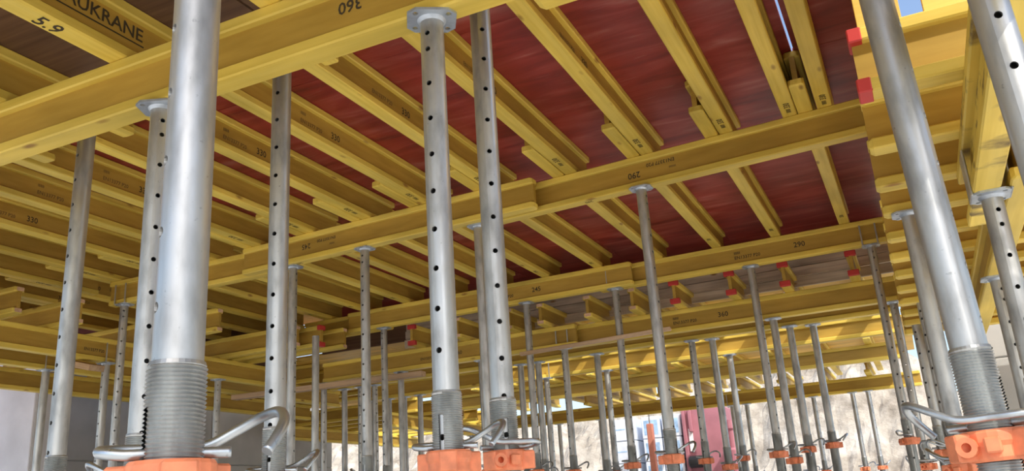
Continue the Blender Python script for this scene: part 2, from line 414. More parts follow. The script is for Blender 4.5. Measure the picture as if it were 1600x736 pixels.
def plate_mesh(name, sx, sy, t, hole=0.008, cut=0.028, inset=0.022):
    pts = []; quads = []
    def pid(x, y):
        for i, (a, b) in enumerate(pts):
            if abs(a - x) < 1e-6 and abs(b - y) < 1e-6: return i
        pts.append((x, y)); return len(pts) - 1
    cw = 2 * inset
    xs = [-sx, -sx + cw, sx - cw, sx]; ys = [-sy, -sy + cw, sy - cw, sy]
    for i in range(3):
        for j in range(3):
            x0, x1, y0, y1 = xs[i], xs[i + 1], ys[j], ys[j + 1]
            if i != 1 and j != 1:
                cx, cy = (x0 + x1) / 2, (y0 + y1) / 2; o = []
                for k in range(8):
                    t_ = 2 * PI * k / 8 + PI / 4; u, v = math.cos(t_), math.sin(t_); s = 1 / max(abs(u), abs(v))
                    X, Y = cx + u * s * inset, cy + v * s * inset
                    if abs(abs(X) - sx) < 1e-6 and abs(abs(Y) - sy) < 1e-6: X -= math.copysign(cut * 0.4, X); Y -= math.copysign(cut * 0.4, Y)
                    o.append((pid(X, Y), pid(cx + math.cos(t_) * hole, cy + math.sin(t_) * hole)))
                for k in range(8):
                    a, b = o[k], o[(k + 1) % 8]; quads.append((a[0], b[0], b[1], a[1]))
            elif i == 1 and j == 1: quads.append((pid(x0, y0), pid(x1, y0), pid(x1, y1), pid(x0, y1)))
            elif j == 1:                                    # left / right middle, share mid points with the corner cells
                quads.append((pid(x0, y0), pid((x0 + x1) / 2, y0), pid((x0 + x1) / 2, y1), pid(x0, y1)))
                quads.append((pid((x0 + x1) / 2, y0), pid(x1, y0), pid(x1, y1), pid((x0 + x1) / 2, y1)))
            else:
                quads.append((pid(x0, y0), pid(x1, y0), pid(x1, (y0 + y1) / 2), pid(x0, (y0 + y1) / 2)))
                quads.append((pid(x0, (y0 + y1) / 2), pid(x1, (y0 + y1) / 2), pid(x1, y1), pid(x0, y1)))
    # consistent winding
    Q = []
    for q in quads:
        ar = sum(pts[a][0] * pts[b][1] - pts[b][0] * pts[a][1] for a, b in zip(q, q[1:] + q[:1]))
        Q.append(tuple(q) if ar > 0 else tuple(reversed(q)))
    return extrude2d(name, pts, Q, -t, 0.0)
HEAD = plate_mesh('head_plate', 0.066, 0.058, 0.007); HEAD.materials.append(MAT['zinc_plate'])
BASE = plate_mesh('base_plate', 0.066, 0.058, 0.007); BASE.materials.append(MAT['zinc_plate'])
def weld_mesh():
    bm = bmesh.new(); lathe(bm, [(RI + 0.008, 0), (RI + 0.006, -0.004), (RI + 0.0005, -0.010)], 24, False); me = bm_mesh('weld_ring', bm, True); me.materials.append(MAT['zinc_plate']); return me
WELD = weld_mesh()
def fork_mesh():
    bm = bmesh.new()
    for sx in (-1, 1):
        for sy in (-1, 1):
            bm_box(bm, (sx * 0.058, sy * 0.052, 0.075), (0.012, 0.010, 0.150))
    return bm_mesh('fork_prongs', bm)
PRONG = box_mesh('prong', -0.006, 0.006, -0.005, 0.005, 0, 0.16, 0.002); PRONG.materials.append(MAT['galv'])
CHEEK = box_mesh('cheek_plate', -0.055, 0.055, -0.004, 0.004, -0.007, 0.15, 0.003); CHEEK.materials.append(MAT['galv'])
def collar_mesh():
    bm = bmesh.new()
    lathe(bm, [(RT1 + 0.0005, 0.0), (0.050, 0.0), (0.053, -0.005), (0.053, -0.020), (0.049, -0.028), (0.049, -0.046), (0.045, -0.052), (RT1 + 0.0005, -0.052)], 20, False)
    for k in range(3):                                     # cast wings
        a = 2 * PI * k / 3
        c = Vector((math.cos(a), math.sin(a), 0))
        vs = bm_box(bm, c * 0.058 + Vector((0, 0, -0.026)), (0.034, 0.040, 0.046), a)
    vs = bm_box(bm, Vector((math.cos(1.05), math.sin(1.05), 0)) * 0.056 + Vector((0, 0, -0.026)), (0.020, 0.026, 0.026), 1.05)
    bmesh.ops.bevel(bm, geom=[e for e in bm.edges if e.calc_length() > 0.018 and len(e.link_faces) == 2 and e.calc_face_angle(0) > 1.2], offset=0.003, segments=1, affect='EDGES')
    me = bm_mesh('collar', bm); me.materials.append(MAT['orange']); return me
COLLAR = collar_mesh()
def boss_mesh():
    bm = bmesh.new(); lathe(bm, [(0.008, 0), (0.017, 0), (0.017, -0.020), (0.008, -0.020), (0.008, 0)], 16, False)
    bm.transform(Matrix.Rotation(PI / 2, 4, 'Y')); me = bm_mesh('eye_boss', bm); me.materials.append(MAT['orange']); return me
BOSS = boss_mesh()
# G-shaped locking pin: stub, through the tube, tight loop, back behind the tube, wide hook
PIN = sweep('locking_pin', [(0.068, 0, 0), (0.035, 0, 0), (-0.03, 0, 0), (-0.055, 0.003, 0.0), (-0.078, 0.016, 0.004), (-0.080, 0.036, 0.008), (-0.058, 0.050, 0.010), (-0.01, 0.052, 0.010), (0.040, 0.052, 0.012), (0.078, 0.048, 0.030), (0.108, 0.034, 0.046), (0.126, 0.008, 0.050), (0.129, -0.022, 0.038), (0.119, -0.048, 0.018), (0.102, -0.064, -0.006)], 0.0070, 10, 5)
PIN.materials.append(MAT['pin_steel'])
def cyl_text(s, size, r):
    src = text_mesh(s, size); me = src.copy(); me.name = 'number_print'
    bm = bmesh.new(); bm.from_mesh(me)
    bmesh.ops.subdivide_edges(bm, edges=[e for e in bm.edges if e.calc_length() > 0.006], cuts=2)
    w = max(v.co.x for v in bm.verts)
    for v in bm.verts:
        a = (v.co.x - w / 2) / r; z = v.co.y; v.co = (r * math.cos(a), r * math.sin(a), z)
    bm.to_mesh(me); bm.free(); me.materials.clear(); me.materials.append(MAT['white_print']); return me
NUM = cyl_text('0 400', 0.030, RO + 0.0022)
NUM_V = cyl_text('400', 0.045, RO + 0.0024)

def prop(X, Y, ztop, zthr, label, hole=0.5, pin=0.0, head='plate', collar=0.132, group='adjustable steel props', base=None, head_rot=None, zfloor=0.0):
    """ztop: underside of the beam it carries, zthr: top of the threaded tube (both above eye level).
    hole: where the row of holes sits across the tube as the viewer sees it (0 left edge .. 1 right edge)."""
    bx, by = base if base else (X, Y)
    H = ZC + ztop - zfloor
    r = empty('steel_prop', (bx, by, zfloor)); tag(r, label, 'prop', group)
    if base: r.rotation_euler = (-math.atan2(Y - by, H), math.atan2(X - bx, H), 0)
    d = Vector((X, Y)).normalized(); rt = Vector((d.y, -d.x)); s = max(-1, min(1, 2 * hole - 1))
    v = -d * math.sqrt(1 - s * s) + rt * s; az = math.atan2(v.y, v.x)
    zt = ZC + zthr - zfloor
    ht = H
    if head != 'none':
        hp = link('head_plate', HEAD, None, r, (0, 0, H), (0, 0, head_rot if head_rot is not None else (PI / 2 if head == 'cheeks' else 0))); ht = H - 0.007
        link('weld_ring', WELD, None, r, (0, 0, ht))
        if head == 'fork':
            for sx in (-1, 1):
                for sy in (-1, 1): link('prong', PRONG, None, hp, (sx * 0.056, sy * 0.050, 0))
        if head == 'cheeks':
            for sx in (-1, 1): link('cheek_plate', CHEEK, None, hp, (0, sx * 0.056, 0))
    o = link('inner_tube', INNER, None, r, (0, 0, ht), (0, 0, az))
    Lneed = ht - zt + 0.35
    if Lneed > 2.1: o.scale = (1, 1, 1)
    link('threaded_tube', THREAD, None, r, (0, 0, zt), (0, 0, az))
    zo = zt - 0.46
    ot = link('outer_tube', OUTER, None, r, (0, 0, zo)); ot.scale = (1, 1, zo - 0.008)
    zc = zt - collar; pin = pin + math.atan2(rt.y, rt.x)
    c = link('collar', COLLAR, None, r, (0, 0, zc), (0, 0, pin + 0.6))
    link('eye_boss', BOSS, None, c, (0.064, 0.030, -0.026), (0, 0, 0.9))
    link('locking_pin', PIN, None, r, (0, 0, zc + 0.009), (0, 0, pin))
    gb = link('grey_band', BAND_G, None, r, (0, 0, zo - 0.0))
    link('number_print', NUM, None, gb, (0, 0, -0.035), (0, 0, math.atan2(-d.y, -d.x) + 0.15))
    ob = link('orange_band', BAND_O, None, r, (0, 0, zo - 0.075))
    link('number_print', NUM_V, None, ob, (0, 0, -0.10), (0, 0, math.atan2(-d.y, -d.x)))
    link('base_plate', BASE, None, r, (0, 0, 0.007))
    return r

# ------------------------------------------------------------------ the setting
fl = link('floor', box_mesh('floor', -9.6, -0.6, -0.2, 9.3, -0.25, 0.0), 'floor'); fl['kind'] = 'structure'
for k, (x0, x1, y0, y1) in enumerate(((-40, 40, -40, -0.2), (-0.6, 40, -0.2, 45), (-40, -9.6, -0.2, 45), (-9.6, -0.6, 9.3, 45))):
    gr = link('floor_%d' % (k + 2), box_mesh('ground', x0, x1, y0, y1, -0.25, 0.0), 'bounce_ground'); gr['kind'] = 'structure'  # unseen ground, slab cut back so more of it throws light upward
def struct(o): o['kind'] = 'structure'; return o

# red plywood soffit of the main bay: single sheets butted together
ceil = struct(empty('ceiling', (0, 0, ZC + 2.2)))
xs = [-9.28, -8.25, -7.25, -6.25, -5.25, -4.25, -3.25, -2.25, -1.25, -0.255]
ys = [1.25, 3.25, 5.25, 7.83]
for i in range(len(xs) - 1):
    for j in range(len(ys) - 1):
        w = xs[i + 1] - xs[i] - 0.003; l = ys[j + 1] - ys[j] - 0.003
        key = ('sheet', round(w, 3), round(l, 3))
        if key not in _bc:
            _bc[key] = box_mesh('panel', 0, w, 0, l, 0, 0.021, 0.0); _bc[key].materials.append(MAT['red_ply'])
        link('panel', _bc[key], None, ceil, (xs[i], ys[j], random.uniform(0, 0.0015)))
for j, (y0, y1) in enumerate(((1.25, 4.30), (4.30, 7.83))):
    x0 = -0.245 if j == 0 else -0.252
    me = box_mesh('panel', 0, 0.42, 0, y1 - y0 - 0.004, 0, 0.021); me.materials.append(MAT['red_ply'])
    link('panel', me, None, ceil, (x0, y0, 0.0))

# ------------------------------------------------------------------ main bay: girders
GC = 'beam'
beam('timber_girder', (-4.2, 1.780), (-0.60, 1.780), 1.28, 'large yellow girder crossing the upper left corner with 360 stamped upside down', GC, 'front girders',
     stamps=[('360', 2.995, 0.120, 0.056, 'web', True)])
beam('timber_girder', (-0.72, 1.865), (1.2, 1.865), 1.28, 'yellow front girder lapped beside the large upper left girder, running off the top edge', GC, 'front girders')
beam('timber_girder', (-4.2, 0.80), (-0.3, 0.80), 1.28, 'yellow girder over the widest left prop, above the top edge', GC, 'front girders')
beam('timber_girder', (-8.1, 2.09), (-2.3, 2.09), 1.80, 'girder hidden just behind the large upper left girder, left piece', GC, 'main girders')
beam('timber_girder', (-2.55, 2.17), (0.05, 2.17), 1.80, 'girder hidden behind the large upper left girder, right piece', GC, 'main girders')
# second line
beam('timber_girder', (-4.35, 4.80), (-1.93, 4.700), 1.80, 'girder stamped 245 across the middle, left of the pair of thick centre props', GC, 'main girders',
     stamps=[('245', 0.635, 0.110, 0.054, 'web', True), ('EN13377 P20', 0.86, 0.130, 0.030, 'web', True), ('IIIIIIIIII', 0.85, 0.090, 0.018, 'web', True, 'faint_ink'), ('245', 0.55, 0.0, 0.035, 'under', True)])
beam('timber_girder', (-2.40, 4.842), (0.035, 4.665), 1.80, 'girder stamped 290 crossing the centre right under the red soffit', GC, 'main girders',
     stamps=[('290', 1.15, 0.092, 0.054, 'web', True), ('EN13377 P20', 1.37, 0.135, 0.032, 'web', True), ('IIIIIIIIII', 1.375, 0.092, 0.018, 'web', True, 'faint_ink'), ('290', 0.82, 0.0, 0.035, 'under', True)])
beam('timber_girder', (-5.80, 4.86), (-4.02, 4.885), 1.80, 'leftmost girder of the middle line, ending over the thin fork prop', GC, 'main girders')
link_plate = link('end_shoe', box_mesh('end_shoe', -0.003, 0.003, -0.042, 0.042, 0.0, 0.2, 0.001), 'zinc_plate')
link_plate.parent = [o for o in COL.objects if o.get('label', '').startswith('girder stamped 290')][0]; link_plate.location = (2.446, 0, 0)
# third line
beam('timber_girder', (-5.0, 7.03), (-2.02, 6.985), 1.80, 'third girder line from the front, left piece stamped 245 above the fork prop', GC, 'main girders',
     stamps=[('245', 2.03, 0.105, 0.060, 'web'), ('EN13377 P20', 1.63, 0.085, 0.038, 'web'), ('IIIIIII', 1.63, 0.125, 0.030, 'web')])
beam('timber_girder', (-2.35, 7.075), (0.03, 7.02), 1.80, 'third girder line from the front, right piece stamped 290 ending by the right bay', GC, 'main girders',
     stamps=[('290', 1.68, 0.105, 0.060, 'web'), ('EN13377 P20', 1.20, 0.085, 0.038, 'web'), ('IIIIIII', 1.20, 0.125, 0.030, 'web')])
beam('timber_girder', (-5.6, 7.115), (-4.55, 7.115), 1.80, 'third girder line, far left end piece in the dark behind the stub beams', GC, 'main girders')

# ------------------------------------------------------------------ main bay: joists under the red soffit
seam = [-0.308, -0.749, -1.235, -1.741, -2.270, -2.770, -3.253, -3.750, -4.250, -4.750, -5.250, -5.750, -6.250, -6.750, -7.250]
for i, xsn in enumerate(seam):
    o = ORD[i]
    st = [('330', 2.80, -0.004, 0.046, 'under', True), ('IIIIII', 2.865, -0.004, 0.034, 'under', True)]
    if xsn < -2.4:
        st += [('330', 1.85 + 0.03 * (i % 3), 0.092, 0.056, 'web'), ('EN13377 P20', 1.58 + 0.03 * (i % 3), 0.080, 0.034, 'web', False, 'faint_ink'), ('IIIIIII', 1.58 + 0.03 * (i % 3), 0.125, 0.026, 'web', False, 'faint_ink')]
    elif xsn < -1.0:
        st += [('EN13377 P20', 1.58, 0.09, 0.034, 'web', False, 'faint_ink'), ('330', 1.86, 0.092, 0.056, 'web')]
    beam('timber_joist', (xsn + 0.041, 1.74), (xsn + 0.041, 5.04), 2.0,
         f'{o} yellow joist from the right between the upper left girder and the middle girder', 'joist', 'joists under the red soffit', stamps=st)
    beam('timber_joist', (xsn - 0.046 if i else xsn + 0.045, 4.28 + 0.03 * math.sin(i * 2.1)), (xsn - 0.046 if i else xsn + 0.045, 7.30), 2.0,
         f'{o} yellow joist from the right between the middle girder and the third girder', 'joist', 'joists under the red soffit',
         stamps=[('330', 2.52, 0.0, 0.042, 'under', True)] + ([('EN13377 P20', 0.95, 0.10, 0.034, 'web', False, 'faint_ink'), ('330', 0.78, 0.09, 0.05, 'web')] if xsn < -1.6 else []))
# the outer right joist of the tight group with the daylight slit
for c in list(COL.objects):
    if c.get('label', '') == 'first yellow joist from the right between the upper left girder and the middle girder': c.location.x = -0.347
beam('timber_joist', (-0.160, 1.74), (-0.160, 5.04), 2.0, 'yellow joist right of the bright daylight slit, nearest the right bay', 'joist', 'joists under the red soffit', stamps=[('330', 2.80, -0.004, 0.046, 'under', True), ('IIIIII', 2.865, -0.004, 0.034, 'under', True)])
# laps of the front joists whose sawn ends show behind the upper left girder
for i, (x, ye) in enumerate(((-1.60, 2.62), (-2.13, 2.88), (-2.86, 2.62), (-3.47, 2.94), (-4.08, 2.95), (-4.60, 2.80), (-5.10, 2.75))):
    beam('timber_joist', (x, 1.30), (x, ye), 2.0, f'short joist lap with a sawn end behind the upper left girder, {ORD[i]} from the right', 'joist', 'joist laps behind the front girder', sawn=True)

# ------------------------------------------------------------------ lowered front bay, upper left
for i, x in enumerate((-2.145, -2.72, -1.52, -3.30, -0.95)):
    st = []
    lab = [f'joist with BAUKRANE stencilled on its web and 5.9 on its underside', 'joist left of the BAUKRANE joist in the upper left corner', 'joist right of the BAUKRANE joist behind the widest left prop', 'outermost left joist of the lowered front bay', 'joist of the lowered front bay above the top edge'][i]
    if i == 0:
        st = [('BAUKRANE', 2.385, 0.120, 0.066, 'web'), ('5.9', 2.350, 0.004, 0.072, 'under')]
    r = beam('timber_joist', (x, -0.9), (x, 2.02), 1.48, lab, 'joist', 'joists of the lowered front bay', stamps=st)
    if i == 0:
        me = box_mesh('stamp_line', 0, 0.345, -0.0008, 0, 0, 0.005); me.materials.append(MAT['ink'])
        link('stamp_line', me, None, r, (2.385, -WT / 2 - 0.0006, 0.082))
fd = struct(empty('ceiling_2', (0, 0, ZC + 1.68)))
for i, (x0, x1, y0, y1) in enumerate(((-4.2, -2.98, -0.4, 2.02), (-2.97, -2.36, -0.4, 2.02), (-2.35, -1.80, -0.4, 2.02), (-1.79, -0.6, -0.4, 2.02), (-0.59, 0.9, -0.4, 2.02))):
    me = box_mesh('panel', x0, x1, y0, y1, 0, 0.021); me.materials.append(MAT['brown_board']); link('panel', me, None, fd)

# ------------------------------------------------------------------ right bay (lowest level)
RY = [2.46, 2.93, 3.35, 3.72, 4.14, 4.54, 4.94, 5.34, 5.74, 6.14, 6.54, 6.94]
for i, y in enumerate(RY):
    beam('timber_joist', (0.015 - 0.004 * (i % 3), y), (1.55, y), 1.06, f'{ORD[i]} joist from the front in the tightly packed right bay' + (', with red end caps' if i == 0 else ''), 'joist', 'joists of the right bay', caps=(0,) if i in (0,) else ())
sg = beam('timber_girder', (0.317, 0.6), (0.317, 3.35), 0.86, 'stained girder sitting in the U-shaped prop head at the right edge', GC, 'right bay girders')
for ch in sg.children:
    ch.data = ch.data.copy(); ch.data.materials[0] = MAT['stained']
beam('timber_girder', (0.420, 2.85), (0.420, 6.9), 0.86, 'girder lapped behind the stained girder, carrying the right bay joists', GC, 'right bay girders')
beam('timber_girder', (1.35, 0.6), (1.35, 6.9), 0.86, 'girder of the right bay beyond the right edge', GC, 'right bay girders')
rd = struct(empty('ceiling_3', (0, 0, ZC + 1.26)))
for k, (y0, y1) in enumerate(((2.55, 4.3), (4.305, 5.9), (5.905, 7.3))):
    for q in range(2):
        me = box_mesh('panel', 0.03 + 0.77 * q, 0.795 + 0.77 * q, y0, y1, 0, 0.021); me.materials.append(MAT['yellow_panel']); link('panel', me, None, rd)
# upright yellow boards closing the step between the right bay and the red soffit
for k, (x0, x1, z0, z1) in enumerate(((0.055, 0.180, 1.285, 2.3), (0.285, 0.62, 1.285, 2.3), (0.64, 1.0, 1.285, 2.3), (1.02, 1.5, 1.285, 2.3))):
    o = link('shuttering_board', box_mesh('shuttering_board', x0, x1, 3.18, 3.207, ZC + z0, ZC + z1, 0.002), 'yellow_panel')
    tag(o, f'{ORD[k]} upright yellow board from the left above the right bay joists', 'board', 'upright boards above the right bay')

for k in range(5):  # barely visible boards added to keep direct sun out of the main bay
    o = link('shuttering_board', box_mesh('shuttering_board', 0.185, 0.212, 3.22 + k * 0.92, 4.12 + k * 0.92, ZC + 1.285, ZC + 2.24, 0.002), 'yellow_panel')
    tag(o, f'{ORD[k]} upright board from the front added to shut the sun out on the right side under the red soffit', 'board', 'added sun-blocking boards at the red soffit')

# ------------------------------------------------------------------ lowered strip behind the third girder line
beam('timber_girder', (-5.6, 7.42), (-2.72, 7.38), 1.42, 'strip girder below the third girder line, left piece behind the thin props', GC, 'strip girders', stamps=[('360', 1.6, 0.10, 0.05, 'web'), ('EN13377 P20', 1.2, 0.09, 0.036, 'web')])
beam('timber_girder', (-2.95, 7.472), (0.02, 7.45), 1.42, 'strip girder below the third girder line, right piece stamped 360', GC, 'strip girders', stamps=[('360', 1.52, 0.10, 0.060, 'web'), ('EN13377 P20', 1.12, 0.085, 0.038, 'web'), ('IIIIIII', 1.12, 0.125, 0.030, 'web')])
beam('timber_girder', (-5.9, 7.95), (-0.02, 7.93), 1.42, 'second strip girder just behind the one stamped 360', GC, 'strip girders', stamps=[('360', 4.45, 0.12, 0.05, 'web')])
beam('timber_girder', (-6.2, 9.02), (0.0, 9.08), 1.42, 'sunlit yellow girder of the far strip above the black gap', GC, 'strip girders')
beam('timber_girder', (-6.2, 10.9), (0.0, 10.95), 1.42, 'far girder directly under the black gap', GC, 'strip girders')
beam('timber_girder', (-6.2, 13.0), (0.1, 13.1), 1.30, 'farthest girder in front of the rubble heap', GC, 'strip girders')
# stub joists pointing at the viewer; three have red caps
SX = [(-4.36, 1), (-3.85, 0), (-3.30, 0), (-2.98, 0), (-2.52, 0), (-2.10, 0), (-1.72, 1), (-1.24, 1), (-0.80, 1), (-0.27, 1)]
for i, (x, red) in enumerate(SX):
    beam('timber_joist', (x, 7.16), (x, 9.6), 1.62, f'{ORD[i]} stub joist from the left poking out under the third girder line' + (', red capped' if red else ', bare sawn end'), 'joist', 'stub joists of the strip', caps=(0,) if red else (), sawn=not red)
for i in range(11):
    x = -6.0 + i * 0.56
    beam('timber_joist', (x, 10.5), (x, 13.6), 1.50 if 0 else 1.62, f'{ORD[i]} joist from the left in the far strip before the rubble', 'joist', 'far strip joists')
for i in range(8):
    x = -4.6 + i * 0.58
    beam('timber_joist', (x, 12.6), (x, 14.4), 1.50, f'{ORD[i]} joist from the left resting on the farthest girder, daylight beside it', 'joist', 'farthest joists')
# pale boards of the step form
for k, (z, y) in enumerate(((1.725, 7.74), (1.822, 7.76), (1.915, 7.78))):
    o = link('step_board', box_mesh('step_board', -4.8, 0.02, y, y + 0.03, ZC + z, ZC + z + 0.085, 0.003), 'grey_board')
    tag(o, f'{["lowest", "middle", "uppermost"][k]} weathered board of the step form behind the stub joists', 'board', 'step form boards')
o = link('closing_panel', box_mesh('closing_panel', -5.94, 0.03, 7.83, 7.851, ZC + 1.822, ZC + 2.26, 0.002), 'brown_board'); tag(o, 'dark panel closing the step above the weathered boards', 'panel')
o = link('closing_panel', box_mesh('closing_panel', -8.3, -5.95, 7.35, 7.371, ZC + 1.63, ZC + 2.26, 0.002), 'brown_board'); tag(o, 'dark panel closing the step behind the left bay joists', 'panel')
st2 = struct(empty('ceiling_4', (0, 0, ZC + 1.82)))
for i in range(6):
    for j, (y0, y1) in enumerate(((7.855, 8.35), (9.0, 9.9), (10.5, 12.0), (12.005, 13.3))):
        me = box_mesh('panel', -6.2 + i * 1.05, -5.155 + i * 1.05, y0, y1, 0, 0.021); me.materials.append(MAT['yellow_panel']); link('panel', me, None, st2)
me = box_mesh('panel', -6.335, -6.203, 7.855, 12.0, 0, 0.021); me.materials.append(MAT['yellow_panel']); link('panel', me, None, st2)
for i in range(2):
    me = box_mesh('panel', -6.2 + i * 1.05, -5.155 + i * 1.05, 8.353, 8.997, 0, 0.021); me.materials.append(MAT['yellow_panel']); link('panel', me, None, st2)

# ------------------------------------------------------------------ left bay
beam('timber_girder', (-6.14, 1.6), (-6.14, 7.2), 1.42, 'left bay girder running away below the stub ends at the left edge', GC, 'left bay girders', stamps=[('330', 3.9, 0.10, 0.05, 'web'), ('EN13377 P20', 3.3, 0.09, 0.036, 'web')])
beam('timber_girder', (-6.72, 1.6), (-6.72, 9.2), 1.42, 'lower left bay girder just above the brightly lit concrete wall', GC, 'left bay girders')
beam('timber_girder', (-7.8, 1.6), (-7.8, 10.0), 1.42, 'rear girder of the left bay over the concrete wall', GC, 'left bay girders')
LE = [(-5.83, 4.08, 0), (-5.80, 4.58, 0), (-5.24, 5.50, 0), (-5.18, 6.46, 0), (-5.02, 6.62, 1), (-4.92, 6.85, 0), (-5.5, 3.5, 0), (-5.5, 3.0, 0), (-5.5, 2.4, 0)]
for i, (x, y, red) in enumerate(LE):
    beam('timber_joist', (x, y), (-8.0, y + 0.02), 1.62, ['left edge joist with its sawn I-shaped end facing the thin prop', 'joist end just left of the thin fork prop', 'joist end right behind the widest left prop', 'left of three stacked joist ends below the middle girder', 'red capped joist end below the middle girder', 'right of three stacked joist ends below the middle girder', 'left bay joist third from the front', 'left bay joist second from the front', 'left bay joist nearest the front'][i], 'joist', 'left bay joists', caps=(0,) if red else (), sawn=not red)
# far orange bay left of centre
for i in range(13):
    y = 8.25 + i * 0.45
    beam('timber_joist', (-8.85, y), (-6.32, y), 1.42 if y > 10.1 else 1.62, f'{ORD[i]} joist from the front in the far orange bay beside the wall corner', 'joist', 'far orange bay joists')
beam('timber_girder', (-8.4, 10.1), (-8.4, 13.9), 1.22, 'girder under the far orange bay', GC, 'far bay girders')
beam('timber_girder', (-6.6, 10.1), (-6.6, 13.9), 1.22, 'right girder under the far orange bay', GC, 'far bay girders')

fb = struct(empty('ceiling_5', (0, 0, ZC + 1.825)))
for i in range(3):
    for j in range(2):
        me = box_mesh('panel', -8.9 + i * 0.86, -8.045 + i * 0.86, 8.0 + j * 2.0, 9.995 + j * 2.0, 0, 0.021); me.materials.append(MAT['yellow_panel']); link('panel', me, None, fb)

# ------------------------------------------------------------------ concrete walls
def wall(name, x0, x1, y0, y1, h, mat='concrete', lift=1.35):
    """cast wall of formwork panels with open joints"""
    w = struct(empty(name, (0, 0, 0)))
    z = 0.0; along_x = abs(x1 - x0) > abs(y1 - y0)
    while z < h - 1e-6:
        z1 = min(h, z + lift); L = (x1 - x0) if along_x else (y1 - y0); n = max(1, round(L / 2.7))
        for k in range(n):
            a, b = L * k / n + 0.004, L * (k + 1) / n - 0.004
            if along_x: me = box_mesh('wall_panel', x0 + a, x0 + b, y0, y1, z + 0.004, z1 - 0.004, 0.008)
            else: me = box_mesh('wall_panel', x0, x1, y0 + a, y0 + b, z + 0.004, z1 - 0.004, 0.008)
            link('wall_panel', me, mat, w)
        z = z1
    if along_x: link('core', box_mesh('core', x0, x1, y0 + 0.02, y1 + 0.02, 0, h), mat, w)
    else: link('core', box_mesh('core', x0 - 0.02, x1 - 0.02, y0, y1, 0, h), mat, w)
    return w
wall('wall_left', -9.3, -9.0, 6.6, 12.15, 4.19, 'concrete', 1.45)
wall('wall_back', -14.0, -8.15, 6.0, 6.3, 4.19, 'concrete_lit', 1.32)
wall('wall_right', 0.35, 6.0, 7.6, 7.9, 3.60, 'concrete', 1.45)

# ------------------------------------------------------------------ props
P = prop
P(-0.829, 0.800, 1.28, 0.201, 'widest steel prop in the left foreground with bare tube and orange collar', hole=0.03, pin=0.05, head_rot=0.2, collar=0.116)
P(0.064, 1.720, 1.28, 0.224, 'widest steel prop in the right foreground with thread and bent pin', hole=0.985, pin=PI - 0.15, collar=0.140, base=(0.175, 1.72))
P(0.232, 1.600, 1.28, 0.10, 'prop cut off by the upper right corner with two large holes', hole=0.62, pin=PI, base=(0.34, 1.60))
P(-0.993, 1.780, 1.28, 0.276, 'left prop of the thick centre pair, its head plate under the upper left girder', hole=0.29, pin=-0.1, head_rot=0.55)
P(-1.973, 1.780, 1.28, 0.270, 'prop half hidden behind the widest left prop, head plate on the girder', hole=0.60, pin=2.9, head_rot=0.4)
P(-0.996, 2.090, 1.80, 0.287, 'right prop of the thick centre pair, rising behind the girder', hole=0.57, pin=PI + 0.35)
P(-1.759, 2.090, 1.80, 0.285, 'thick prop right of the widest left prop, rising behind the girder', hole=0.28, pin=-0.2)
P(-2.702, 2.090, 1.80, 0.280, 'thick prop at far left rising behind the girder', hole=0.08, pin=2.6)
P(-1.259, 4.740, 1.80, 0.379, 'prop with flat head plate under the 290 girder', hole=0.92, pin=0.2)
P(-3.254, 4.760, 1.80, 0.403, 'slim prop with a row of holes under the 245 girder', hole=0.22, pin=2.4)
P(-2.385, 4.790, 1.80, 0.390, 'fork head prop at the girder lap behind the thick centre pair', hole=0.9, pin=1.4, head='fork')
P(-3.919, 4.820, 1.80, 0.390, 'prop hidden behind the thick prop right of the widest left prop', hole=0.9, pin=1.0)
P(-5.650, 4.860, 1.80, 0.42, 'thin fork head prop at the left end of the middle girder line', hole=0.45, pin=0.4, head='fork')
P(-3.035, 6.990, 1.80, 0.470, 'thin prop with round head right of the thick centre pair', hole=0.9, pin=0.4)
P(-2.200, 7.030, 1.80, 0.462, 'thin fork head prop under the lap of the third girder line', hole=0.85, pin=0.2, head='fork')
P(-1.034, 7.050, 1.80, 0.454, 'thin prop under the 290 piece of the third girder line', hole=0.9, pin=0.1)
P(-0.105, 7.030, 1.80, 0.470, 'thin prop at the right end of the third girder line', hole=0.6, pin=2.0, head='fork')
P(-4.591, 7.030, 1.80, 0.488, 'thin dark prop with holes beside the red capped stub', hole=0.2, pin=2.0)
